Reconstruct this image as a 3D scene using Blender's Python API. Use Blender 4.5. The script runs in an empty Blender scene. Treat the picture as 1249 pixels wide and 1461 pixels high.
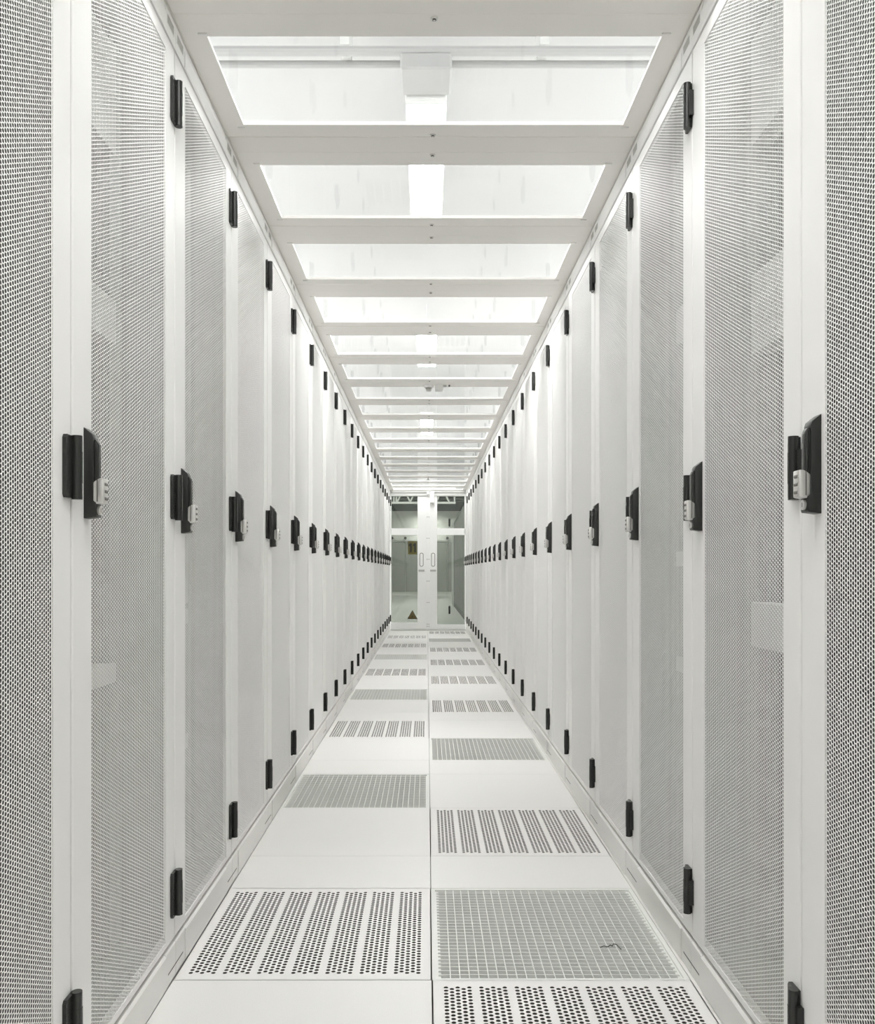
import bpy, bmesh, math, random
import numpy as np
from mathutils import Vector, Matrix
from mathutils.geometry import delaunay_2d_cdt

scene = bpy.context.scene
COL = scene.collection
R = math.radians

# ------------------------------------------------------------------ camera, world, exposure
W_IMG, H_IMG = 1249.0, 1461.0
F_PX, VX, VY, EYE = 1280.0, 609.6, 815.0, 0.947
cam_d = bpy.data.cameras.new('camera')
cam_d.sensor_fit = 'HORIZONTAL'
cam_d.sensor_width = 36.0
cam_d.lens = 36.0 * F_PX / W_IMG
cam_d.shift_x = (W_IMG / 2 - VX) / W_IMG
cam_d.shift_y = (VY - H_IMG / 2) / W_IMG
cam_d.clip_start = 0.02
cam = bpy.data.objects.new('camera', cam_d)
COL.objects.link(cam)
cam.location = (0, 0, EYE)
cam.rotation_euler = (R(90), 0, 0)
scene.camera = cam

world = bpy.data.worlds.new('hall_ambient_fill')  # uniform fill added in place of the hall's ambient light
scene.world = world
world.use_nodes = True
bg = world.node_tree.nodes['Background']
bg.inputs[0].default_value = (0.98, 1.0, 0.985, 1)
bg.inputs[1].default_value = 1.9

scene.view_settings.view_transform = 'Standard'
scene.view_settings.look = 'None'
scene.view_settings.gamma = 1.0
scene.view_settings.use_curve_mapping = False
scene.view_settings.exposure = 0.96
LAMP_STRENGTH = 33.0

scene.cycles.max_bounces = 16
scene.cycles.diffuse_bounces = 12
scene.cycles.transparent_max_bounces = 16
scene.cycles.sample_clamp_indirect = 6.0

# ------------------------------------------------------------------ key sizes (metres), measured from the photograph
LX, RX = -0.592, 0.622          # door planes of the two rows
CX = (LX + RX) / 2              # middle of the aisle
CW = 0.611                      # cabinet width
Y0 = 1.493 - CW                 # near edge of the first cabinet
NCAB = 22
YE = 14.35                      # end of the aisle
ZC = EYE + 1.293                # underside of the roof

# ------------------------------------------------------------------ materials
def mat(name, col, rough=0.5, metal=0.0, noise=0.0, nscale=60.0, emit=None, strength=0.0, bump=0.0, spec=0.5):
    m = bpy.data.materials.new(name)
    m.use_nodes = True
    nt = m.node_tree
    b = nt.nodes['Principled BSDF']
    b.inputs['Base Color'].default_value = (*col, 1)
    b.inputs['Roughness'].default_value = rough
    b.inputs['Metallic'].default_value = metal
    b.inputs['Specular IOR Level'].default_value = spec
    if noise or bump:
        tc = nt.nodes.new('ShaderNodeTexCoord')
        nz = nt.nodes.new('ShaderNodeTexNoise')
        nz.inputs['Scale'].default_value = nscale
        nz.inputs['Detail'].default_value = 4
        nt.links.new(tc.outputs['Object'], nz.inputs['Vector'])
        if noise:
            mp = nt.nodes.new('ShaderNodeMapRange')
            mp.inputs['From Min'].default_value = 0.3
            mp.inputs['From Max'].default_value = 0.7
            mp.inputs['To Min'].default_value = 1 - noise
            mp.inputs['To Max'].default_value = 1 + noise
            nt.links.new(nz.outputs['Fac'], mp.inputs['Value'])
            mx = nt.nodes.new('ShaderNodeVectorMath')
            mx.operation = 'SCALE'
            mx.inputs[0].default_value = col
            nt.links.new(mp.outputs['Result'], mx.inputs['Scale'])
            nt.links.new(mx.outputs['Vector'], b.inputs['Base Color'])
        if bump:
            bp = nt.nodes.new('ShaderNodeBump')
            bp.inputs['Strength'].default_value = bump
            bp.inputs['Distance'].default_value = 0.001
            nt.links.new(nz.outputs['Fac'], bp.inputs['Height'])
            nt.links.new(bp.outputs['Normal'], b.inputs['Normal'])
    if emit:
        b.inputs['Emission Color'].default_value = (*emit, 1)
        b.inputs['Emission Strength'].default_value = strength
    return m

def glass(name, tint, milk, gloss=1.0, milkcol=(0.9, 0.9, 0.9)):
    """thin pane: clear transmission, a little milky scatter, fresnel reflection"""
    m = bpy.data.materials.new(name)
    m.use_nodes = True
    nt = m.node_tree
    nt.nodes.clear()
    out = nt.nodes.new('ShaderNodeOutputMaterial')
    tr = nt.nodes.new('ShaderNodeBsdfTransparent')
    tr.inputs[0].default_value = (*tint, 1)
    tl = nt.nodes.new('ShaderNodeBsdfTranslucent')
    tl.inputs[0].default_value = (*milkcol, 1)
    gl = nt.nodes.new('ShaderNodeBsdfGlossy')
    gl.inputs['Roughness'].default_value = 0.03
    gl.inputs[0].default_value = (1, 1, 1, 1)
    # Schlick reflectance, the same from both faces of the sheet
    lw = nt.nodes.new('ShaderNodeLayerWeight')
    lw.inputs[0].default_value = 0.5
    pw = nt.nodes.new('ShaderNodeMath'); pw.operation = 'POWER'; pw.inputs[1].default_value = 5.0
    fr = nt.nodes.new('ShaderNodeMath'); fr.operation = 'MULTIPLY_ADD'; fr.inputs[1].default_value = 0.9 * gloss; fr.inputs[2].default_value = 0.035 * gloss
    nt.links.new(lw.outputs['Facing'], pw.inputs[0])
    nt.links.new(pw.outputs[0], fr.inputs[0])
    m1 = nt.nodes.new('ShaderNodeMixShader')
    m1.inputs[0].default_value = milk
    m2 = nt.nodes.new('ShaderNodeMixShader')
    nt.links.new(tr.outputs[0], m1.inputs[1])
    nt.links.new(tl.outputs[0], m1.inputs[2])
    nt.links.new(fr.outputs[0], m2.inputs[0])
    nt.links.new(m1.outputs[0], m2.inputs[1])
    nt.links.new(gl.outputs[0], m2.inputs[2])
    nt.links.new(m2.outputs[0], out.inputs[0])
    return m

M = {
    'paint':   mat('cabinet_paint', (0.89, 0.884, 0.873), 0.55, noise=0.006, nscale=3.0),
    'sheet':   mat('perforated_sheet_paint', (0.90, 0.895, 0.885), 0.42),
    'plinth':  mat('plinth_paint', (0.80, 0.79, 0.77), 0.35, noise=0.01, nscale=5.0),
    'plate':   mat('plate_grey', (0.42, 0.42, 0.40), 0.5),
    'shell':   mat('cabinet_shell', (0.80, 0.80, 0.79), 0.6),  # pale shell copy, raised so far cabinets return more light
    'shell_shade':  mat('cabinet_shell_shade', (0.22, 0.225, 0.22), 0.6),  # shell copy darkened to paint shade behind the near door mesh
    'dark':    mat('equipment_dark', (0.03, 0.03, 0.03), 0.6),
    'rail':    mat('rack_rail', (0.26, 0.27, 0.26), 0.5, noise=0.3, nscale=45.0),
    'blank':   mat('blanking_or_bounce_panel', (0.62, 0.62, 0.61), 0.5),
    'black':   mat('black_plastic', (0.016, 0.017, 0.015), 0.38),
    'blackg':  mat('black_plastic_gloss', (0.022, 0.023, 0.021), 0.25),
    'silver':  mat('die_cast_silver', (0.72, 0.71, 0.69), 0.32, metal=0.75),
    'dial':    mat('dial_grey', (0.14, 0.13, 0.115), 0.4),
    'roof':    mat('roof_frame_paint', (0.86, 0.842, 0.812), 0.42, noise=0.008, nscale=4.0),
    'beam':    mat('roof_beam_paint', (0.85, 0.832, 0.802), 0.42),
    'screw':   mat('screw_steel', (0.75, 0.74, 0.72), 0.3, metal=0.8),
    'tile':    mat('floor_laminate', (0.82, 0.813, 0.80), 0.42, noise=0.025, nscale=420.0),
    'ptile':   mat('perforated_tile_paint', (0.835, 0.823, 0.812), 0.45, noise=0.012, nscale=200.0),
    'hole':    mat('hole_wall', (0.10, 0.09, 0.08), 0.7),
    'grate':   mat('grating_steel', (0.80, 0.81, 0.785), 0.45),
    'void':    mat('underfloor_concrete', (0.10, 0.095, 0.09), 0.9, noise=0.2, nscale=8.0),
    'wall':    mat('hall_wall', (0.88, 0.88, 0.86), 0.7),
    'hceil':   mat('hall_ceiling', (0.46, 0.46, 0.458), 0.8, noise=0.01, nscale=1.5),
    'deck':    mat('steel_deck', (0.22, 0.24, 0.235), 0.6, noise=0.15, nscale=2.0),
    'alu':     mat('door_profile_paint', (0.86, 0.86, 0.85), 0.38),
    'header':  mat('header_paint', (0.60, 0.605, 0.585), 0.45),
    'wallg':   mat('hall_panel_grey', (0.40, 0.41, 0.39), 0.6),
    'galv':    mat('galvanised_steel', (0.62, 0.63, 0.61), 0.4, noise=0.04, nscale=12.0),
    'yellow':  mat('sticker_yellow', (0.72, 0.56, 0.12), 0.5),
    'ink':     mat('sticker_black', (0.03, 0.028, 0.02), 0.5),
    'orange':  mat('sticker_amber', (0.85, 0.56, 0.20), 0.5),
    'housing': mat('lamp_housing', (0.80, 0.80, 0.79), 0.5),
    'gear':    mat('gear_box_grey', (0.36, 0.36, 0.356), 0.6),
    'lamp':    mat('lamp_diffuser', (0.9, 0.9, 0.9), 0.5, emit=(1.0, 0.996, 0.985), strength=LAMP_STRENGTH),
    'pane':    glass('roof_pane', (0.94, 0.943, 0.94), 0.03, 0.30),
    'dglass':  glass('door_glass', (0.585, 0.605, 0.57), 0.01, 0.9),
    'dcab':    mat('dark_mesh_cabinet', (0.13, 0.135, 0.13), 0.5),
    'wire':    mat('wire_black', (0.02, 0.02, 0.02), 0.5),
}

# ------------------------------------------------------------------ helpers
class MB:
    def __init__(self):
        self.v, self.f, self.m = [], [], []
    def add(self, vs, fs, mi=0):
        o = len(self.v)
        self.v += [tuple(p) for p in vs]
        self.f += [tuple(i + o for i in f) for f in fs]
        self.m += [mi] * len(fs)
        return self
    def box(self, x0, x1, y0, y1, z0, z1, mi=0):
        vs = [(x, y, z) for x in (x0, x1) for y in (y0, y1) for z in (z0, z1)]
        fs = [(0, 1, 3, 2), (4, 6, 7, 5), (0, 4, 5, 1), (2, 3, 7, 6), (0, 2, 6, 4), (1, 5, 7, 3)]
        return self.add(vs, fs, mi)
    def bbox(self, x0, x1, y0, y1, z0, z1, b=0.002, seg=1, mi=0):
        """box with bevelled edges"""
        bm = bmesh.new()
        bmesh.ops.create_cube(bm, size=1.0)
        for v in bm.verts:
            v.co = Vector(((x0 + x1) / 2 + v.co.x * (x1 - x0), (y0 + y1) / 2 + v.co.y * (y1 - y0), (z0 + z1) / 2 + v.co.z * (z1 - z0)))
        bmesh.ops.bevel(bm, geom=bm.edges[:], offset=b, segments=seg, profile=0.5, affect='EDGES')
        return self.bm(bm, mi)
    def bm(self, bm, mi=0):
        bm.verts.index_update()
        self.add([v.co[:] for v in bm.verts], [[v.index for v in f.verts] for f in bm.faces], mi)
        bm.free()
        return self
    def cyl(self, c, r, h, axis='z', n=16, mi=0, r2=None):
        """cylinder centred at c along axis, optional second radius"""
        r2 = r if r2 is None else r2
        vs = []
        for s, rr in ((-h / 2, r), (h / 2, r2)):
            for k in range(n):
                a = 2 * math.pi * k / n
                p = (rr * math.cos(a), rr * math.sin(a), s)
                if axis == 'x': p = (p[2], p[0], p[1])
                elif axis == 'y': p = (p[1], p[2], p[0])
                vs.append((c[0] + p[0], c[1] + p[1], c[2] + p[2]))
        fs = [tuple(range(n - 1, -1, -1)), tuple(range(n, 2 * n))]
        fs += [(k, (k + 1) % n, n + (k + 1) % n, n + k) for k in range(n)]
        return self.add(vs, fs, mi)
    def prism(self, prof, a0, a1, plane='xz', bevel=0.0, mi=0):
        """outline extruded along the third axis, from a0 to a1"""
        bm = bmesh.new()
        def P(u, w, a):
            return {'xz': (u, a, w), 'yz': (a, u, w), 'xy': (u, w, a)}[plane]
        n = len(prof)
        va = [bm.verts.new(P(u, w, a0)) for u, w in prof]
        vb = [bm.verts.new(P(u, w, a1)) for u, w in prof]
        bm.faces.new(va); bm.faces.new(vb[::-1])
        for k in range(n):
            bm.faces.new((va[k], vb[k], vb[(k + 1) % n], va[(k + 1) % n]))
        bmesh.ops.recalc_face_normals(bm, faces=bm.faces[:])
        if bevel:
            bmesh.ops.bevel(bm, geom=bm.edges[:], offset=bevel, segments=2, profile=0.5, affect='EDGES')
        return self.bm(bm, mi)
    def ring(self, axis, o, i, a0, a1, mi=0):
        """rectangular frame: outer (u0,u1,w0,w1) o, inner i, from a0 to a1 along axis"""
        def P(u, w, a):
            return {'x': (a, u, w), 'y': (u, a, w), 'z': (u, w, a)}[axis]
        vs = []
        for a in (a0, a1):
            for (u0, u1, w0, w1) in (o, i):
                vs += [P(u0, w0, a), P(u1, w0, a), P(u1, w1, a), P(u0, w1, a)]
        fs = []
        for k in range(4):
            j = (k + 1) % 4
            fs += [(k, j, 4 + j, 4 + k), (8 + k, 12 + k, 12 + j, 8 + j), (k, 8 + k, 8 + j, j), (4 + k, 4 + j, 12 + j, 12 + k)]
        return self.add(vs, fs, mi)
    def bar(self, p, q, r, n=6, mi=0):
        p, q = Vector(p), Vector(q)
        d = (q - p); L = d.length; d.normalize()
        up = Vector((0, 0, 1)) if abs(d.z) < 0.9 else Vector((1, 0, 0))
        u = d.cross(up).normalized(); w = d.cross(u)
        vs = []
        for e in (p, q):
            for k in range(n):
                a = 2 * math.pi * (k + 0.5) / n
                vs.append(e + u * r * math.cos(a) + w * r * math.sin(a))
        fs = [tuple(range(n)), tuple(range(2 * n - 1, n - 1, -1))]
        fs += [(k, n + k, n + (k + 1) % n, (k + 1) % n) for k in range(n)]
        return self.add(vs, fs, mi)
    def mesh(self, name, *mats, smooth=False):
        me = bpy.data.meshes.new(name)
        me.from_pydata(self.v, [], self.f)
        for m in mats: me.materials.append(M[m])
        if any(self.m):
            me.polygons.foreach_set('material_index', self.m)
        bm = bmesh.new(); bm.from_mesh(me)
        bmesh.ops.recalc_face_normals(bm, faces=bm.faces[:])
        bm.to_mesh(me); bm.free()
        if smooth:
            me.shade_smooth()
            me.set_sharp_from_angle(angle=R(35))
        me.update()
        return me

def tag(o, label=None, cat=None, group=None, kind=None):
    if label: o['label'] = label
    if cat: o['category'] = cat
    if group: o['group'] = group
    if kind: o['kind'] = kind
    return o

def obj(name, me, parent=None, loc=(0, 0, 0), rz=0.0):
    o = bpy.data.objects.new(name, me)
    COL.objects.link(o)
    o.location = loc
    o.rotation_euler = (0, 0, rz)
    if parent: o.parent = parent
    return o

def empty(name, loc=(0, 0, 0), rz=0.0):
    return obj(name, None, None, loc, rz)

ORD = ['nearest', 'second', 'third', 'fourth', 'fifth', 'sixth', 'seventh', 'eighth', 'ninth', 'tenth', 'eleventh', 'twelfth', 'thirteenth',
       'fourteenth', 'fifteenth', 'sixteenth', 'seventeenth', 'eighteenth', 'nineteenth', 'twentieth', 'twenty-first', 'twenty-second']

# ------------------------------------------------------------------ raised floor
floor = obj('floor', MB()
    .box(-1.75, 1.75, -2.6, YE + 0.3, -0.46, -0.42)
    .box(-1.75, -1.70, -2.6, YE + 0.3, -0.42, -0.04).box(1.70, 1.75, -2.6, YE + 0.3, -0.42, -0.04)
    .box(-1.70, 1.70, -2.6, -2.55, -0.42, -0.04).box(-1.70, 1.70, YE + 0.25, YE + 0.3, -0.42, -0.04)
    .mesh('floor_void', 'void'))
tag(floor, 'white raised access floor of plain, perforated and grated tiles', 'floor', kind='structure')

SEAM = 0.0111
TILE = 0.600
G = 0.0006                                   # half joint
def plain_mesh(d):
    return MB().bbox(G, TILE - G, G, d - G, -0.032, 0, 0.0009).mesh('floor_tile', 'tile')
tile_full, tile_half = plain_mesh(0.603), plain_mesh(0.304)

def perforated_mesh():
    W, D, T, n = TILE - G, 0.603 - G, 0.004, 10
    pts = [(G, G), (W, G), (W, D), (G, D)]
    faces = [[0, 1, 2, 3]]
    px, py, r = 0.0133, 0.0151, 0.0052
    gw, x0 = 0.0806, (TILE - (6 * 0.0806 + 4 * 0.0133)) / 2
    y0 = (0.603 - 35 * py) / 2
    holes = []
    for g in range(7):
        for c in range(5):
            for k in range(36 if c % 2 == 0 else 35):
                holes.append((x0 + g * gw + c * px, y0 + (k + 0.5 * (c % 2)) * py))
    for hx, hy in holes:
        o = len(pts)
        pts += [(hx + r * math.cos(2 * math.pi * k / n), hy + r * math.sin(2 * math.pi * k / n)) for k in range(n)]
        faces.append(list(range(o, o + n)))
    res = delaunay_2d_cdt([Vector(p) for p in pts], [], faces, 0, 1e-7)
    V, F, orig = res[0], res[2], res[5]
    tri = [f for f, og in zip(F, orig) if list(og) == [0]]
    vs = [(p.x, p.y, 0.0) for p in V]
    mb = MB(); mb.add(vs, tri, 0)
    for hx, hy in holes:
        ring = [(hx + r * math.cos(2 * math.pi * k / n), hy + r * math.sin(2 * math.pi * k / n)) for k in range(n)]
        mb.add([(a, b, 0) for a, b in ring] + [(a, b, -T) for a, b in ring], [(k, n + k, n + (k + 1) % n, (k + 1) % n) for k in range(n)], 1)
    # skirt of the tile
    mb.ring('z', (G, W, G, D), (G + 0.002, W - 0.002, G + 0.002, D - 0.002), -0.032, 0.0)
    me = bpy.data.meshes.new('perforated_tile')
    me.from_pydata(mb.v, [], mb.f)
    me.materials.append(M['ptile']); me.materials.append(M['hole'])
    me.polygons.foreach_set('material_index', mb.m)
    me.update()
    return me
perf_me = perforated_mesh()

GX, GY = 0.0223, 0.0205
grate_frame = MB().ring('z', (G, TILE - G, G, 0.603 - G), (0.012, TILE - 0.012, 0.012, 0.591), -0.034, -0.001)\
    .ring('z', (0.012, TILE - 0.012, 0.012, 0.591), (0.022, TILE - 0.022, 0.016, 0.587), -0.034, -0.007).mesh('grating_frame', 'grate')
bear_me = MB().box(0.016, TILE - 0.016, -0.0013, 0.0013, -0.033, -0.003).mesh('bearing_bar', 'grate')
rod_me = MB().box(-0.0012, 0.0012, 0.014, 0.589, -0.010, -0.0025).mesh('cross_rod', 'grate')
NB, NR = 27, 24
BY = [0.0355 + GY * k for k in range(NB)]
RXs = [0.0435 + GX * k for k in range(NR)]
gmb = MB()
for y in BY: gmb.box(0.016, TILE - 0.016, y - 0.0013, y + 0.0013, -0.033, -0.003)
for x in RXs: gmb.box(x - 0.0012, x + 0.0012, 0.014, 0.589, -0.010, -0.0025)
grid_me = gmb.mesh('bar_grid', 'grate')

def put_tile(kind, side, y, far):
    x = SEAM - TILE if side == 'L' else SEAM + 0.0002
    if kind == 'plain': obj('floor_tile', tile_full, floor, (x, y, 0))
    elif kind == 'half': obj('floor_tile', tile_half, floor, (x, y, 0))
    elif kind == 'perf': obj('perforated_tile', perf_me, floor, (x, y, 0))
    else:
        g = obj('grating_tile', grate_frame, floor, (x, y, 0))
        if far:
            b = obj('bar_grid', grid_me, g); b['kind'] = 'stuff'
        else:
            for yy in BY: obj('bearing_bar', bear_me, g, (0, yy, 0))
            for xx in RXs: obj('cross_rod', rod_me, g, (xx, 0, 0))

ROWS = {  # row start index -> (left a, right a, left b, right b)
    -1: ('plain', 'perf', 'perf', 'grate'),
    0: ('plain', 'perf', 'grate', 'plain'),
    1: ('plain', 'grate', 'perf', 'plain'),
    2: ('plain', 'perf', 'grate', 'plain'),
    3: ('plain', 'perf', 'perf', 'plain'),
    4: ('plain', 'perf', 'grate', 'plain'),
    5: ('plain', 'perf', 'perf', 'plain'),
    6: ('plain', 'grate', 'perf', 'plain'),
    7: ('plain', 'perf', 'plain', 'plain'),
}
for k in range(-3, 8):
    y = 2.985 + 1.510 * k
    la, ra, lb, rb = ROWS.get(k, ('plain',) * 4)
    far = k >= 2
    put_tile(la, 'L', y, far); put_tile(ra, 'R', y, far)
    if y + 0.603 < YE - 0.1:
        put_tile(lb, 'L', y + 0.603, far); put_tile(rb, 'R', y + 0.603, far)
        put_tile('half', 'L', y + 1.206, far); put_tile('half', 'R', y + 1.206, far)
YS = 2.985 + 1.510 * 7 + 0.603
obj('edge_strip', MB().box(SEAM + TILE + 0.0016, RX - 0.001, -1.55, YE, -0.03, -0.001).mesh('edge_strip', 'ptile'), floor)
obj('floor_margin', MB().box(-1.70, LX + 0.0005, -2.55, YE + 0.25, -0.04, -0.0005).box(RX - 0.0008, 1.70, -2.55, YE + 0.25, -0.04, -0.0005)
    .box(LX + 0.0005, RX - 0.0008, -2.55, 2.985 - 4.53 - 0.002, -0.04, -0.0005)
    .box(LX + 0.0005, RX - 0.0008, YS + 0.002, YE + 0.25, -0.04, -0.0005).mesh('floor_margin', 'tile'), floor)

# ------------------------------------------------------------------ walls behind the photographer
tag(obj('wall_left', MB().box(LX - 0.06, LX, -2.5, Y0 - 0.004, 0, ZC).mesh('wall_left', 'paint')), 'plain white partition continuing the left row beside the camera', 'wall', kind='structure')
tag(obj('wall_right', MB().box(RX, RX + 0.06, -2.5, Y0 - 0.004, 0, ZC).mesh('wall_right', 'paint')), 'plain white partition continuing the right row beside the camera', 'wall', kind='structure')
tag(obj('wall_back', MB().box(LX - 0.06, RX + 0.06, -2.55, -2.5, 0, ZC).mesh('wall_back', 'paint')), 'white closing panel behind the camera at the aisle entrance', 'wall', kind='structure')

# ------------------------------------------------------------------ glazed roof over the aisle
ceiling = obj('ceiling', MB().box(LX - 0.05, LX + 0.0, -2.5, YE, ZC + 0.001, ZC + 0.05).box(RX, RX + 0.05, -2.5, YE, ZC + 0.001, ZC + 0.05).mesh('roof_edge_rails', 'roof'))
tag(ceiling, 'grey framed roof of glazed panels spanning the aisle', 'ceiling', kind='structure')
PP = 0.6876
PX0, PX1 = -0.532, 0.568
panel_me = MB().ring('z', (LX + 0.001, RX - 0.001, 0.0, PP - 0.1015), (PX0, PX1, 0.0865, 0.0865 + 0.4300), ZC, ZC + 0.010).mesh('roof_panel', 'roof')
beam_me = MB().bbox(LX + 0.001, RX - 0.001, 0.001, 0.0985, ZC - 0.001, ZC + 0.010, 0.0012).mesh('cross_beam', 'beam')
pane_me = MB().box(PX0 - 0.004, PX1 + 0.004, 0.082, 0.521, ZC + 0.006, ZC + 0.009).mesh('pane', 'pane')
screw_me = MB().cyl((0, 0, -0.001), 0.0085, 0.003, 'z', 20, 0, r2=0.0085).cyl((0, 0, -0.003), 0.0045, 0.004, 'z', 14, 1).cyl((0, 0, -0.0052), 0.0028, 0.001, 'z', 10, 0).mesh('screw', 'screw', 'dial')
clip_me = MB().bbox(-0.011, 0.011, -0.0025, 0.0025, -0.003, 0.0005, 0.0008).mesh('corner_clip', 'screw')
for k in range(-6, 18):
    y = 2.0825 + PP * k
    p = obj('roof_panel', panel_me, ceiling, (0, y, 0))
    obj('pane', pane_me, p)
    if k >= -1:
        obj('screw', screw_me, p, (CX + 0.002, 0.016, ZC))
        obj('screw', screw_me, p, (CX + 0.002, 0.0865 + 0.43 + 0.060, ZC))
    if -1 <= k < 6:
        for cx in (PX0 - 0.008, PX1 + 0.008):
            obj('corner_clip', clip_me, p, (cx, 0.074, ZC)); obj('corner_clip', clip_me, p, (cx, 0.0865 + 0.43 + 0.012, ZC))
    obj('cross_beam', beam_me, ceiling, (0, y + PP - 0.1005, 0))

# ------------------------------------------------------------------ server cabinets
DB, DT = 0.0895, 2.166            # door bottom and top
SY0, SY1, SZ0, SZ1 = 0.0895, 0.5385, 0.1045, 2.1325    # perforated field

def sheet_mesh(s, t):
    c, p = 0.0075, 0.0073
    a, b = (c * c - p * p / 4) / (2 * c), (c * c + p * p / 4) / (2 * c)
    hexa = np.array([(b, 0), (a, p / 2), (-a, p / 2), (-b, 0), (-a, -p / 2), (a, -p / 2)])
    nx = int((SY1 - SY0) / c) + 2
    nz = int((SZ1 - SZ0) / p) + 2
    ii, jj = np.meshgrid(np.arange(nx), np.arange(nz), indexing='ij')
    cy = SY0 + (ii.ravel()) * c
    cz = SZ0 + (jj.ravel() + 0.5 * (ii.ravel() % 2)) * p
    N = len(cy)
    ctr = np.stack([cy, cz], 1)
    outer = ctr[:, None, :] + hexa[None]
    inner = ctr[:, None, :] + hexa[None] * s
    X0 = -0.0018
    V = np.zeros((N, 18, 3))
    V[:, 0:6, 1:] = outer; V[:, 0:6, 0] = X0
    V[:, 6:12, 1:] = inner; V[:, 6:12, 0] = X0
    V[:, 12:18, 1:] = inner; V[:, 12:18, 0] = X0 - t
    quads = []
    for k in range(6):
        j = (k + 1) % 6
        quads.append((k, j, 6 + j, 6 + k))
        quads.append((6 + k, 6 + j, 12 + j, 12 + k))
    Q = (np.array(quads)[None] + (np.arange(N) * 18)[:, None, None]).reshape(-1, 4)
    me = bpy.data.meshes.new('perforated_sheet')
    me.vertices.add(N * 18)
    me.vertices.foreach_set('co', V.astype(np.float32).ravel())
    me.loops.add(Q.size)
    me.loops.foreach_set('vertex_index', Q.astype(np.int32).ravel())
    me.polygons.add(len(Q))
    me.polygons.foreach_set('loop_start', np.arange(0, Q.size, 4, dtype=np.int32))
    me.polygons.foreach_set('loop_total', np.full(len(Q), 4, dtype=np.int32))
    me.update(calc_edges=True)
    me.materials.append(M['sheet'])
    return me
C = {}
C['sheet_near'], C['sheet'] = sheet_mesh(0.80, 0.0008), sheet_mesh(0.735, 0.0009)
def door_mesh():
    bm = bmesh.new()
    g = 0.0033
    o = (g, CW - g, DB, DT)
    i = (SY0, SY1, SZ0, SZ1)
    mb = MB().ring('x', o, i, -0.0032, 0.0)
    for v in mb.v: bm.verts.new(v)
    bm.verts.ensure_lookup_table()
    for f in mb.f: bm.faces.new([bm.verts[k] for k in f])
    bmesh.ops.recalc_face_normals(bm, faces=bm.faces[:])
    def on_outer(e):
        return all(abs(v.co.x) < 1e-6 and (abs(v.co.y - o[0]) < 1e-6 or abs(v.co.y - o[1]) < 1e-6 or abs(v.co.z - o[2]) < 1e-6 or abs(v.co.z - o[3]) < 1e-6) for v in e.verts)
    eds = [e for e in bm.edges if on_outer(e)]
    bmesh.ops.bevel(bm, geom=eds, offset=0.0025, segments=3, profile=0.5, affect='EDGES')
    fl = MB().ring('x', (o[0], o[1], o[2], o[3]), (o[0] + 0.012, o[1] - 0.012, o[2] + 0.012, o[3] - 0.012), -0.022, -0.0031)   # folded edge
    vs = [bm.verts.new(v) for v in fl.v]
    for f in fl.f: bm.faces.new([vs[q] for q in f])
    me = bpy.data.meshes.new('door'); bm.to_mesh(me); bm.free()
    me.materials.append(M['paint'])
    return me
C['door'] = door_mesh()
DEP = 1.0
body = MB()
body.box(-DEP, -0.024, 0.0005, 0.004, 0.07, ZC - 0.001).box(-DEP, -0.024, CW - 0.004, CW - 0.0005, 0.07, ZC - 0.001)
body.box(-DEP, -DEP + 0.004, 0.004, CW - 0.004, 0.07, ZC - 0.001)
body.box(-DEP, -0.024, 0.004, CW - 0.004, ZC - 0.005, ZC - 0.001).box(-DEP, -0.024, 0.004, CW - 0.004, 0.07, 0.075)
C['body_near'] = body.mesh('body', 'shell_shade')
body.box(-0.05, -0.024, 0.004, 0.030, 0.075, ZC - 0.005).box(-0.05, -0.024, CW - 0.030, CW - 0.004, 0.075, ZC - 0.005)
C['body'] = body.mesh('body', 'shell')
C['dark'] = MB().box(-DEP + 0.1, -0.16, 0.075, CW - 0.075, 0.11, 2.13).mesh('equipment', 'dark')
C['rail'] = MB().box(-0.17, -0.115, -0.036, 0.036, 0.10, 2.14).mesh('mounting_rail', 'rail')
def panel(h): return MB().bbox(-0.150, -0.108, 0.085, CW - 0.085, -h / 2, h / 2, 0.002).mesh('blanking_or_bounce_panel', 'blank')
C['bounce_panel'] = MB().box(-0.125, -0.115, 0.012, CW - 0.012, 0.09, 2.15).mesh('blanking_or_bounce_panel', 'paint')  # white reflector added behind the far mesh to return light to the aisle
C['p1'], C['p2'], C['p3'] = panel(0.0435), panel(0.1), panel(0.24)
# fascia
C['rail_top'] = MB().prism([(-0.024, 2.1715), (0.001, 2.1715), (0.0035, 2.176), (0.0035, 2.205), (-0.004, ZC - 0.001), (-0.024, ZC - 0.001)], 0.0795, CW - 0.0795, 'xz', 0.0).mesh('top_rail', 'paint')
cap = MB().prism([(-0.024, 2.1715), (0.0005, 2.1715), (0.0015, 2.176), (0.0015, 2.222), (-0.003, ZC - 0.001), (-0.024, ZC - 0.001)], 0.001, 0.078, 'xz', 0.0)
C['cap'] = cap.mesh('corner_cap', 'paint')
C['plate'] = MB().ring('x', (0.0, 0.056, 2.192, 2.217), (0.002, 0.054, 2.194, 2.215), 0.001, 0.0022, 1).box(0.001, 0.0018, 0.002, 0.054, 2.194, 2.215, 0).mesh('vent_plate', 'plate', 'paint')
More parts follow.
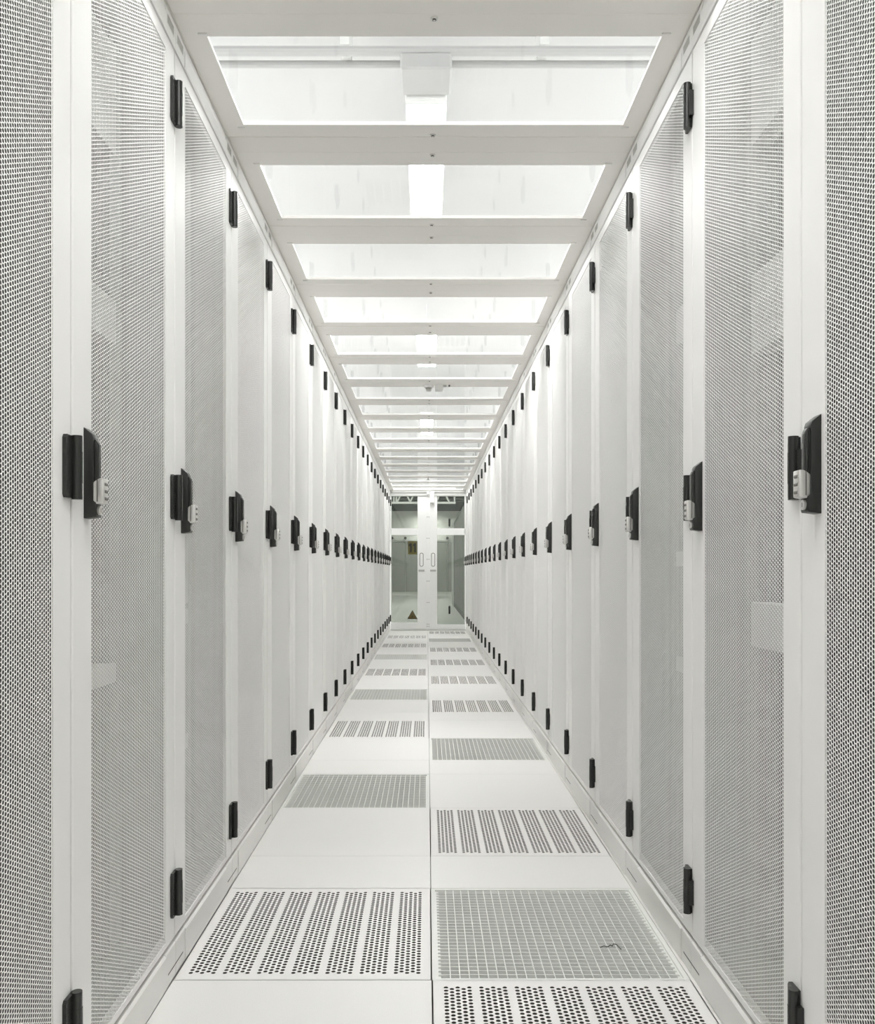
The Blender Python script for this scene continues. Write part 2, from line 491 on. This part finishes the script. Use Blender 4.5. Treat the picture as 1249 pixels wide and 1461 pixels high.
# plinth
C['pl_mid'] = MB().prism([(-0.02, 0.0005), (0.003, 0.0005), (0.0045, 0.004), (0.0045, 0.0755), (-0.0005, 0.0805), (-0.02, 0.0805)], 0.0805, CW - 0.0805, 'xz').mesh('plinth_panel', 'plinth')
C['pl_end'] = MB().prism([(-0.02, 0.0005), (0.0015, 0.0005), (0.0025, 0.004), (0.0025, 0.0775), (0.0, 0.0805), (-0.02, 0.0805)], 0.001, 0.079, 'xz')\
    .box(0.0015, 0.0028, 0.001, 0.062, 0.0265, 0.0295, 1).mesh('plinth_corner', 'plinth', 'black')  # black bar paints the shade of an open slot
# handle
HY0, HY1 = 0.052, 0.0795
hb = MB()
hb.prism([(0.0, 1.038), (0.0205, 1.0405), (0.0215, 1.043), (0.0215, 1.0655), (0.0165, 1.069), (0.0165, 1.178), (0.0145, 1.184), (0.0, 1.1955)], HY0, HY1, 'xz', 0.0009)
hb.box(0.0002, 0.0195, HY0 + 0.0035, HY0 + 0.0055, 1.068, 1.172).box(0.0002, 0.0195, HY1 - 0.0055, HY1 - 0.0035, 1.068, 1.172)
C['handle'] = hb.mesh('handle', 'black', smooth=True)
yc = (HY0 + HY1) / 2
C['lever'] = MB().prism([(0.0125, 1.072), (0.019, 1.072), (0.0235, 1.076), (0.0235, 1.166), (0.0195, 1.1745), (0.0125, 1.1765)], HY0 + 0.006, HY1 - 0.006, 'xz', 0.0022).mesh('lever', 'blackg', smooth=True)
lk = MB().prism([(0.0160, 1.064), (0.0225, 1.0625), (0.0345, 1.0645), (0.0345, 1.1075), (0.0265, 1.1075), (0.0160, 1.1005)], HY0 + 0.0005, HY1 - 0.0025, 'xz', 0.0022)
for k in range(3):
    lk.cyl((0.0315, yc - 0.001, 1.0725 + 0.0125 * k), 0.0042, 0.013, 'y', 14, 1)
lk.box(0.0225, 0.0245, HY0 + 0.0002, HY1 - 0.0022, 1.067, 1.105, 1)
C['lock'] = lk.mesh('combination_lock', 'silver', 'dial', smooth=True)
C['key'] = MB().cyl((0.0228, yc, 1.0525), 0.0082, 0.0046, 'x', 20).box(0.0250, 0.0254, yc - 0.0008, yc + 0.0008, 1.049, 1.056, 1).mesh('key_cylinder', 'silver', 'dial', smooth=True)
# hinge, on the edge away from the handle
hg = MB()
hg.prism([(-0.038, -0.046), (-0.034, -0.0515), (0.0, -0.0515), (0.0, 0.0515), (-0.034, 0.0515), (-0.038, 0.046)], 0.0, 0.0065, 'yz', 0.0)
hg.cyl((0.0105, -0.004, 0.0), 0.0088, 0.106, 'z', 18)
hg.cyl((0.0105, -0.004, 0.0), 0.0094, 0.052, 'z', 18)
hg.box(0.0005, 0.0105, -0.004, 0.0145, -0.029, 0.029)
C['hinge'] = hg.mesh('hinge', 'blackg', smooth=True)
HINGES = (0.197, 1.119, 2.040)

random.seed(4)
def cabinet(side, k):
    y = Y0 + CW * k
    if side == 'L': c = empty('server_cabinet', (LX, y, 0))
    else: c = empty('server_cabinet', (RX, y + CW, 0), math.pi)
    row = 'left' if side == 'L' else 'right'
    n = 'white mesh-door server cabinet, nearest in the %s row, cut by the frame' % row if k == 0 else \
        'white mesh-door server cabinet, last in the %s row beside the glass doors' % row if k == NCAB - 1 else \
        'white mesh-door server cabinet, %s from the camera in the %s row' % (ORD[k], row)
    tag(c, n, 'cabinet', 'server cabinets along the %s side of the aisle' % row)
    obj('body', C['body_near' if k < 3 else 'body'], c)
    d = obj('door', C['door'], c)
    obj('perforated_sheet', C['sheet_near' if k < 3 else 'sheet'], d)
    for z in HINGES: obj('hinge', C['hinge'], d, (0, CW, z))['label'] = 'black hinge'
    h = obj('handle', C['handle'], c); h['label'] = 'black swing handle with silver combination lock'
    obj('lever', C['lever'], h); obj('combination_lock', C['lock'], h); obj('key_cylinder', C['key'], h)
    obj('top_rail', C['rail_top'], c)
    obj('plinth_panel', C['pl_mid'], c)
    for e in (0, 1):
        def ends(key, name, yy):
            o = obj(name, C[key], c, (0, yy if e == 0 else CW - yy, 0))
            if e == 1: o.scale.y = -1
            return o
        ends('cap', 'corner_cap', 0)
        ends('pl_end', 'plinth_corner', 0)
        if k < 8: ends('plate', 'vent_plate', 0.012)
    if k < 3:
        obj('equipment', C['dark'], c)
        obj('mounting_rail', C['rail'], c, (0, 0.070, 0)); obj('mounting_rail', C['rail'], c, (0, CW - 0.070, 0))
        table = {('L', 0): [('p2', 1.50), ('p3', 0.42)], ('L', 1): [('p2', 1.505), ('p3', 2.0), ('p1', 0.72)],
                 ('R', 0): [('p2', 1.50), ('p2', 1.44)], ('R', 1): [('p2', 0.828), ('p2', 1.56), ('p2', 1.48), ('p3', 2.02)]}
        ps = table.get((side, k)) or [(random.choice(['p1', 'p2', 'p3']), random.uniform(0.3, 2.0)) for _ in range(3)]
        for key, z in ps: obj('blanking_or_bounce_panel', C[key], c, (0, 0, z))
    else:
        obj('blanking_or_bounce_panel', C['bounce_panel'], c)  # added reflector sheet, brightens the far doors
    return c
for k in range(NCAB):
    cabinet('L', k); cabinet('R', k)

# ------------------------------------------------------------------ sliding glass doors at the aisle end
YD = YE
hdr = obj('trim_1', MB().bbox(LX, RX, YD - 0.02, YD + 0.10, 2.150, ZC + 0.02, 0.004).bbox(LX, RX, YD - 0.045, YD - 0.02, 2.205, ZC + 0.0, 0.003).mesh('door_header', 'header'))
tag(hdr, 'pale grey header beam above the sliding glass doors', 'beam', kind='structure')
sill = obj('trim_2', MB().bbox(LX + 0.006, RX - 0.006, YD - 0.05, YD + 0.08, 0.0, 0.022, 0.004).mesh('door_sill', 'galv'))
tag(sill, 'bright metal threshold under the sliding glass doors', 'threshold', kind='structure')

def sliding_door(name, x0, x1, s0, s1, zb, label):
    """x0..x1 the leaf, s0..s1 its broad meeting stile"""
    d = empty(name, ((x0 + x1) / 2, YD + 0.03, 0.022))
    tag(d, label, 'door', kind='structure')
    ox, oy, oz = d.location
    def part(n, mb, *m): return obj(n, mb.mesh(n, *m), d, (-ox, -oy, -oz))
    a, b = YD + 0.012, YD + 0.048
    st = part('meeting_stile', MB().bbox(s0, s1, a - 0.006, b, 0.024, 2.150, 0.003), 'alu')
    l0, l1 = (x0, s0) if s0 > (x0 + x1) / 2 else (s1, x1)
    part('bottom_rail', MB().bbox(l0, l1, a, b, 0.024, zb, 0.003), 'alu')
    part('middle_rail', MB().bbox(l0, l1, a, b, 1.526, 1.634, 0.003), 'alu')
    part('side_stile', MB().bbox(x0, x0 + 0.014, a, b, zb, 2.150, 0.002) if s0 > (x0 + x1) / 2 else MB().bbox(x1 - 0.014, x1, a, b, zb, 2.150, 0.002), 'alu')
    part('pane', MB().box(l0, l1, YD + 0.028, YD + 0.034, zb, 1.526), 'dglass')
    part('pane', MB().box(l0, l1, YD + 0.028, YD + 0.034, 1.634, 2.150), 'dglass')
    cx = (s0 + s1) / 2 - 0.006
    # oval recessed pull
    def oval(w, h, z, n=12):
        r = w / 2
        pts = [(cx + r * math.cos(t), z + h / 2 - r + r * math.sin(t)) for t in [math.pi * k / n for k in range(n + 1)]]
        pts += [(cx + r * math.cos(t), z - h / 2 + r + r * math.sin(t)) for t in [math.pi + math.pi * k / n for k in range(n + 1)]]
        return pts
    o1, o2 = oval(0.064, 0.222, 1.131), oval(0.046, 0.204, 1.131)
    n = len(o1)
    mb = MB()
    vs = [(x, a - 0.0085, z) for x, z in o1] + [(x, a - 0.0085, z) for x, z in o2] + [(x, a - 0.0062, z) for x, z in o1] + [(x, a - 0.0062, z) for x, z in o2]
    fs = []
    for k in range(n):
        j = (k + 1) % n
        fs += [(k, j, n + j, n + k), (k, 2 * n + k, 2 * n + j, j), (n + k, n + j, 3 * n + j, 3 * n + k)]
    mb.add(vs, fs, 0)
    part('pull_rim', mb, 'dial')
    part('pull_cup', MB().add([(x, a - 0.0066, z) for x, z in o2], [tuple(range(n))]), 'alu')
    part('lock_plate', MB().bbox(cx - 0.047, cx + 0.047, a - 0.014, a - 0.004, 0.942, 0.973, 0.002), 'plate')
    return d
LS1 = -0.014
sliding_door('door_1', LX + 0.006, LS1, -0.152, LS1, 0.124, 'left sliding glass door with broad white meeting stile, under the black 11')
d2 = sliding_door('door_2', 0.046, RX - 0.006, 0.046, 0.160, 0.095, 'right sliding glass door with broad white meeting stile')
for z, hgt in ((1.665, 0.123), (0.263, 0.128)):  # stand for dark door fittings of the far cabinets, hung behind the glass
    o = obj('far_door_fitting', MB().bbox(-0.0145, 0.0145, 0.005, 0.030, 0, hgt, 0.004).mesh('far_door_fitting', 'black'), d2, (0.3595 - d2.location.x, 0, z - 0.022))
    o['label'] = 'black door fitting of the far cabinets, set behind the glass'
post = obj('trim_3', MB().bbox(LS1, 0.046, YD + 0.0, YD + 0.05, 0.022, 2.150, 0.003).mesh('centre_post', 'alu'))
tag(post, 'white centre post with paired bolts between the glass doors', 'post', kind='structure')
bolt_me = MB().cyl((0, 0, 0), 0.0065, 0.006, 'y', 10).mesh('bolt', 'dial')
for y_px in (737.6, 768, 798, 829, 859.5, 890.5, 893.5):
    z = EYE + (VY - y_px) / 89.2
    for x in (0.002, 0.030): obj('bolt', bolt_me, post, (x, YD - 0.002, z))
cl = empty('door_closer', (0.080, YD - 0.02, 2.03))
tag(cl, 'small white closer box mounted above the right glass door', 'door closer')
obj('cover', MB().bbox(-0.034, 0.034, -0.050, 0.018, 0.012, 0.19, 0.005).mesh('closer_cover', 'housing'), cl)
obj('foot', MB().bbox(-0.030, 0.030, -0.040, 0.030, -0.010, 0.012, 0.003).mesh('closer_foot', 'plate'), cl)
sn = empty('door_sensor', (0.016, YD - 0.045, 2.17))
tag(sn, 'tiny white sensor on the header above the centre post', 'sensor')
obj('sensor_body', MB().bbox(-0.020, 0.020, -0.03, 0.0, 0.0, 0.055, 0.006).mesh('sensor_body', 'paint'), sn)
obj('sensor_eye', MB().cyl((0, -0.02, 0.06), 0.013, 0.018, 'z', 12).cyl((0, -0.015, -0.008), 0.010, 0.016, 'z', 10).mesh('sensor_eye', 'plate'), sn)

# stickers on the left door's glass
sg = empty('number_sign', (-0.236, YD + 0.0370, 1.215))
tag(sg, 'yellow sticker with black number 11 on the left glass door', 'sign')
obj('backing', MB().box(-0.072, 0.072, -0.0008, 0.0, 0.0, 0.215).mesh('sign_backing', 'yellow'), sg)
def digit_one(x):
    pts = [(x - 0.012, 0.035), (x + 0.016, 0.035), (x + 0.016, 0.180), (x - 0.006, 0.180), (x - 0.032, 0.158), (x - 0.032, 0.132), (x - 0.012, 0.143)]
    return MB().prism(pts, -0.0016, -0.0009, 'xz')
obj('digit', digit_one(-0.026).mesh('digit', 'ink'), sg); obj('digit', digit_one(0.042).mesh('digit', 'ink'), sg)
ws = empty('warning_sign', (-0.235, YD + 0.0370, 0.180))
tag(ws, 'amber warning triangle sticker low on the left glass door', 'sign')
obj('border', MB().prism([(-0.083, 0), (0.083, 0), (0, 0.145)], -0.0008, 0.0, 'xz').mesh('sign_border', 'ink'), ws)
obj('field', MB().prism([(-0.072, 0.006), (0.072, 0.006), (0, 0.133)], -0.0014, -0.0009, 'xz').mesh('sign_field', 'orange'), ws)
obj('symbol', MB().prism([(-0.002, 0.022), (0.010, 0.046), (0.004, 0.046), (0.008, 0.070), (-0.009, 0.042), (-0.002, 0.042)], -0.0020, -0.0015, 'xz').mesh('sign_symbol', 'ink'), ws)

# ------------------------------------------------------------------ hall beyond the doors
YF = 36.0
fl = obj('floor', MB().box(-2.6, 2.6, YE + 0.302, YF, -0.05, -0.002).mesh('hall_floor', 'tile'))
tag(fl, 'pale hall floor seen beyond the glass doors', 'floor', kind='structure')
fw = obj('wall_far', MB().box(-2.6, 2.6, YF, YF + 0.1, 0, 3.36).mesh('hall_far_wall', 'wall'))
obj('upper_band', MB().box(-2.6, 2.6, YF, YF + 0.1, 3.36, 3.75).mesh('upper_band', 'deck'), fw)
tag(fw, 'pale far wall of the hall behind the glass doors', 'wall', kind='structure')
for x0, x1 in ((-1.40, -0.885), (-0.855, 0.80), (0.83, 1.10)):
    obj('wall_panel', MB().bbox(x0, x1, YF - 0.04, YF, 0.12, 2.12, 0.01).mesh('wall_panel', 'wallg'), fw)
obj('wall_rail', MB().box(-2.4, 2.4, YF - 0.06, YF, 2.14, 2.20).mesh('wall_rail', 'galv'), fw)
for x in (-1.40, -0.87, 0.815, 1.11):
    obj('knob', MB().cyl((x, YF - 0.09, 2.27), 0.055, 0.1, 'y', 10).mesh('knob', 'black'), fw)
for s, x0, x1 in (('left', -2.65, -2.6), ('right', 2.6, 2.65)):
    tag(obj('wall_hall_%s' % s, MB().box(x0, x1, YE + 0.9, 27.0, 0, 1.9).box(x0, x1, 27.0, YF, 0, 3.75).mesh('hall_side_wall', 'wall')), '%s side wall of the hall behind the glass doors' % s, 'wall', kind='structure')
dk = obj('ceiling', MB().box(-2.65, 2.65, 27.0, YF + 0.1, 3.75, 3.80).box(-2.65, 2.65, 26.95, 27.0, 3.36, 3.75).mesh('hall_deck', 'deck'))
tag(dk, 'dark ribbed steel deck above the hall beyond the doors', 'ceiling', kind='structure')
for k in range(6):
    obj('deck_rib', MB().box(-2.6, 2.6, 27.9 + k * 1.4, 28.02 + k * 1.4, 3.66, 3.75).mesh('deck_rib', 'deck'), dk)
tr = empty('roof_truss', (-0.07, 16.2, 2.165))
tag(tr, 'white lattice truss crossing behind the top of the glass doors', 'truss')
ox, oy, oz = tr.location
def TP(n, mb, m='alu'): return obj(n, mb.mesh(n, m), tr, (-ox, -oy, -oz))
TP('bottom_chord', MB().box(-0.655, 0.515, 16.18, 16.22, 2.165, 2.200)); TP('top_chord', MB().box(-0.655, 0.515, 16.18, 16.22, 2.43, 2.465))
for x in (-0.60, -0.555, 0.497): TP('upright', MB().box(x - 0.012, x + 0.012, 16.19, 16.21, 2.20, 2.43))
xs = [-0.54 + 0.117 * k for k in range(9)]
for k in range(8):
    za, zb = (2.20, 2.43) if k % 2 == 0 else (2.43, 2.20)
    TP('diagonal', MB().bar((xs[k], 16.2, za), (xs[k + 1], 16.2, zb), 0.014, 6))
rc = empty('mesh_cabinet', (1.06, 19.0, 0.0))
tag(rc, 'dark mesh cabinet bank on the right behind the glass doors', 'cabinet')
obj('carcass', MB().bbox(-0.34, 0.34, -3.3, 5.0, 0.0, 2.25, 0.01).mesh('bank_carcass', 'dcab'), rc)
for k in range(9): obj('seam_strip', MB().box(-0.346, -0.340, -3.2 + 0.9 * k, -3.17 + 0.9 * k, 0.05, 2.2).mesh('seam_strip', 'galv'), rc)
obj('corner_post', MB().bbox(-0.40, -0.34, 5.0, 5.06, 0.0, 2.35, 0.006).mesh('corner_post', 'alu'), rc)

# ------------------------------------------------------------------ hall above the roof: ceiling, lamps, conduits
ZL = EYE + 2.10                  # lamp underside
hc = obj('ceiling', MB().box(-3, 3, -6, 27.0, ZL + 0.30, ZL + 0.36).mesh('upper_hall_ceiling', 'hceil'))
tag(hc, 'white hall ceiling seen through the roof panes', 'ceiling', kind='structure')
def lamp(y0, y1, w, label, cx=-0.004, box=True, z=None):
    t = empty('ceiling_lamp', (cx, (y0 + y1) / 2, z or ZL))
    tag(t, label, 'lamp', 'linear lamps above the glazed roof')
    L = (y1 - y0) / 2
    obj('diffuser', MB().box(-w / 2, w / 2, -L, L, 0.003, 0.014).mesh('diffuser', 'lamp'), t)
    obj('housing', MB().bbox(-w / 2 - 0.006, w / 2 + 0.006, -L - 0.006, L + 0.006, 0.0145, 0.075, 0.006).ring('z', (-w / 2 - 0.006, w / 2 + 0.006, -L - 0.006, L + 0.006), (-w / 2 - 0.0005, w / 2 + 0.0005, -L - 0.0005, L + 0.0005), 0.0, 0.018).mesh('housing', 'housing'), t)
    for s in (-0.7, 0.7):
        obj('hanger', MB().cyl((0, s * L, 0.19), 0.004, 0.22, 'z', 6).mesh('hanger', 'galv'), t)
    if box: obj('gear_box', MB().bbox(-0.11, 0.11, -L - 0.24, -L - 0.02, 0.03, 0.10, 0.008).mesh('gear_box', 'gear'), t)
    return t
lamp(0.30, 1.78, 0.175, 'white linear lamp over the aisle above the camera', box=False)
lamp(4.04, 5.52, 0.175, 'white linear lamp seen through the two nearest roof panes')
lamp(7.80, 9.21, 0.175, 'white linear lamp seen through the fifth roof pane', box=False)
lamp(12.25, 13.08, 0.175, 'white linear lamp nearer of the two small far lamps', box=False)
lamp(13.25, 13.80, 0.175, 'white linear lamp farther of the two small far lamps', box=False)
lamp(14.75, 15.75, 0.175, 'added fill lamp hidden above the cross passage behind the doors', cx=1.3, box=False)  # unseen lamp added to brighten the truss
for k, nm in enumerate(('nearest the doors', 'midway along', 'nearer the far wall', 'at the far wall')):
    lamp(18.6 + 5.2 * k, 20.05 + 5.2 * k, 0.24, 'added fill lamp hidden above the hall, ' + nm, cx=-1.5 if k < 2 else 0.005, box=False, z=3.2)  # unseen lamps added to brighten the view through the glass doors
cd = empty('conduit_pipe', (0, 3.83, ZL + 0.12))
tag(cd, 'pale conduit pipes crossing above the nearest roof pane', 'pipe')
obj('pipe', MB().cyl((0, 0, 0), 0.020, 5.0, 'x', 10).mesh('pipe', 'gear'), cd); obj('pipe', MB().cyl((0, 0.10, 0), 0.016, 5.0, 'x', 10).mesh('pipe', 'gear'), cd)
for x in (-1.2, -0.35, 0.5, 1.2): obj('clip', MB().box(x - 0.02, x + 0.02, -0.03, 0.13, 0.012, 0.179).mesh('clip', 'galv'), cd)

# ------------------------------------------------------------------ small things
sm = empty('smoke_detector', (0.012, 6.235, ZC - 0.001))
tag(sm, 'small round detector under the roof beam, left of the white box', 'detector')
obj('base', MB().cyl((0, 0, -0.009), 0.030, 0.018, 'z', 20, 0, 0.036).mesh('detector_base', 'paint'), sm)
obj('sensing_head', MB().cyl((0, 0, -0.021), 0.026, 0.006, 'z', 20).cyl((0, 0, -0.032), 0.017, 0.016, 'z', 16).mesh('detector_head', 'plate'), sm)
bx = empty('junction_box', (0.083, 6.235, ZC - 0.001))
tag(bx, 'small pale box hanging under the roof beam beside the detector', 'box')
obj('box_body', MB().bbox(-0.028, 0.028, -0.03, 0.03, -0.040, 0.0, 0.003).mesh('box_body', 'housing'), bx)
obj('bracket', MB().box(0.028, 0.052, -0.015, 0.015, -0.012, 0.0).mesh('box_bracket', 'galv'), bx)
obj('cable_gland', MB().cyl((0.072, -0.01, -0.006), 0.006, 0.012, 'z', 10).mesh('cable_gland', 'dial'), bx)
sp = empty('sprinkler_head', (0.014, 12.42, ZC - 0.001))
tag(sp, 'small sprinkler head under the far roof beam', 'sprinkler')
obj('stem', MB().cyl((0, 0, -0.014), 0.008, 0.028, 'z', 10).mesh('stem', 'plate'), sp)
obj('deflector', MB().cyl((0, 0, -0.031), 0.024, 0.006, 'z', 14).mesh('deflector', 'plate'), sp)

wr = MB()
pts = [(0.0, 0.0, 0), (0.010, 0.006, 0.001), (0.020, 0.003, 0), (0.027, 0.010, 0.002), (0.031, 0.004, 0.001), (0.036, 0.014, 0.003), (0.044, 0.012, 0.002), (0.048, -0.004, 0.0), (0.050, -0.012, 0.0)]
for a, b in zip(pts[:-1], pts[1:]): wr.bar(a, b, 0.0011, 6)
w = obj('wire_scrap', wr.mesh('wire_scrap', 'wire'), None, (0.437, 2.262, -0.0012))
tag(w, 'short bent black wire scrap lying on the nearest floor grating', 'wire')
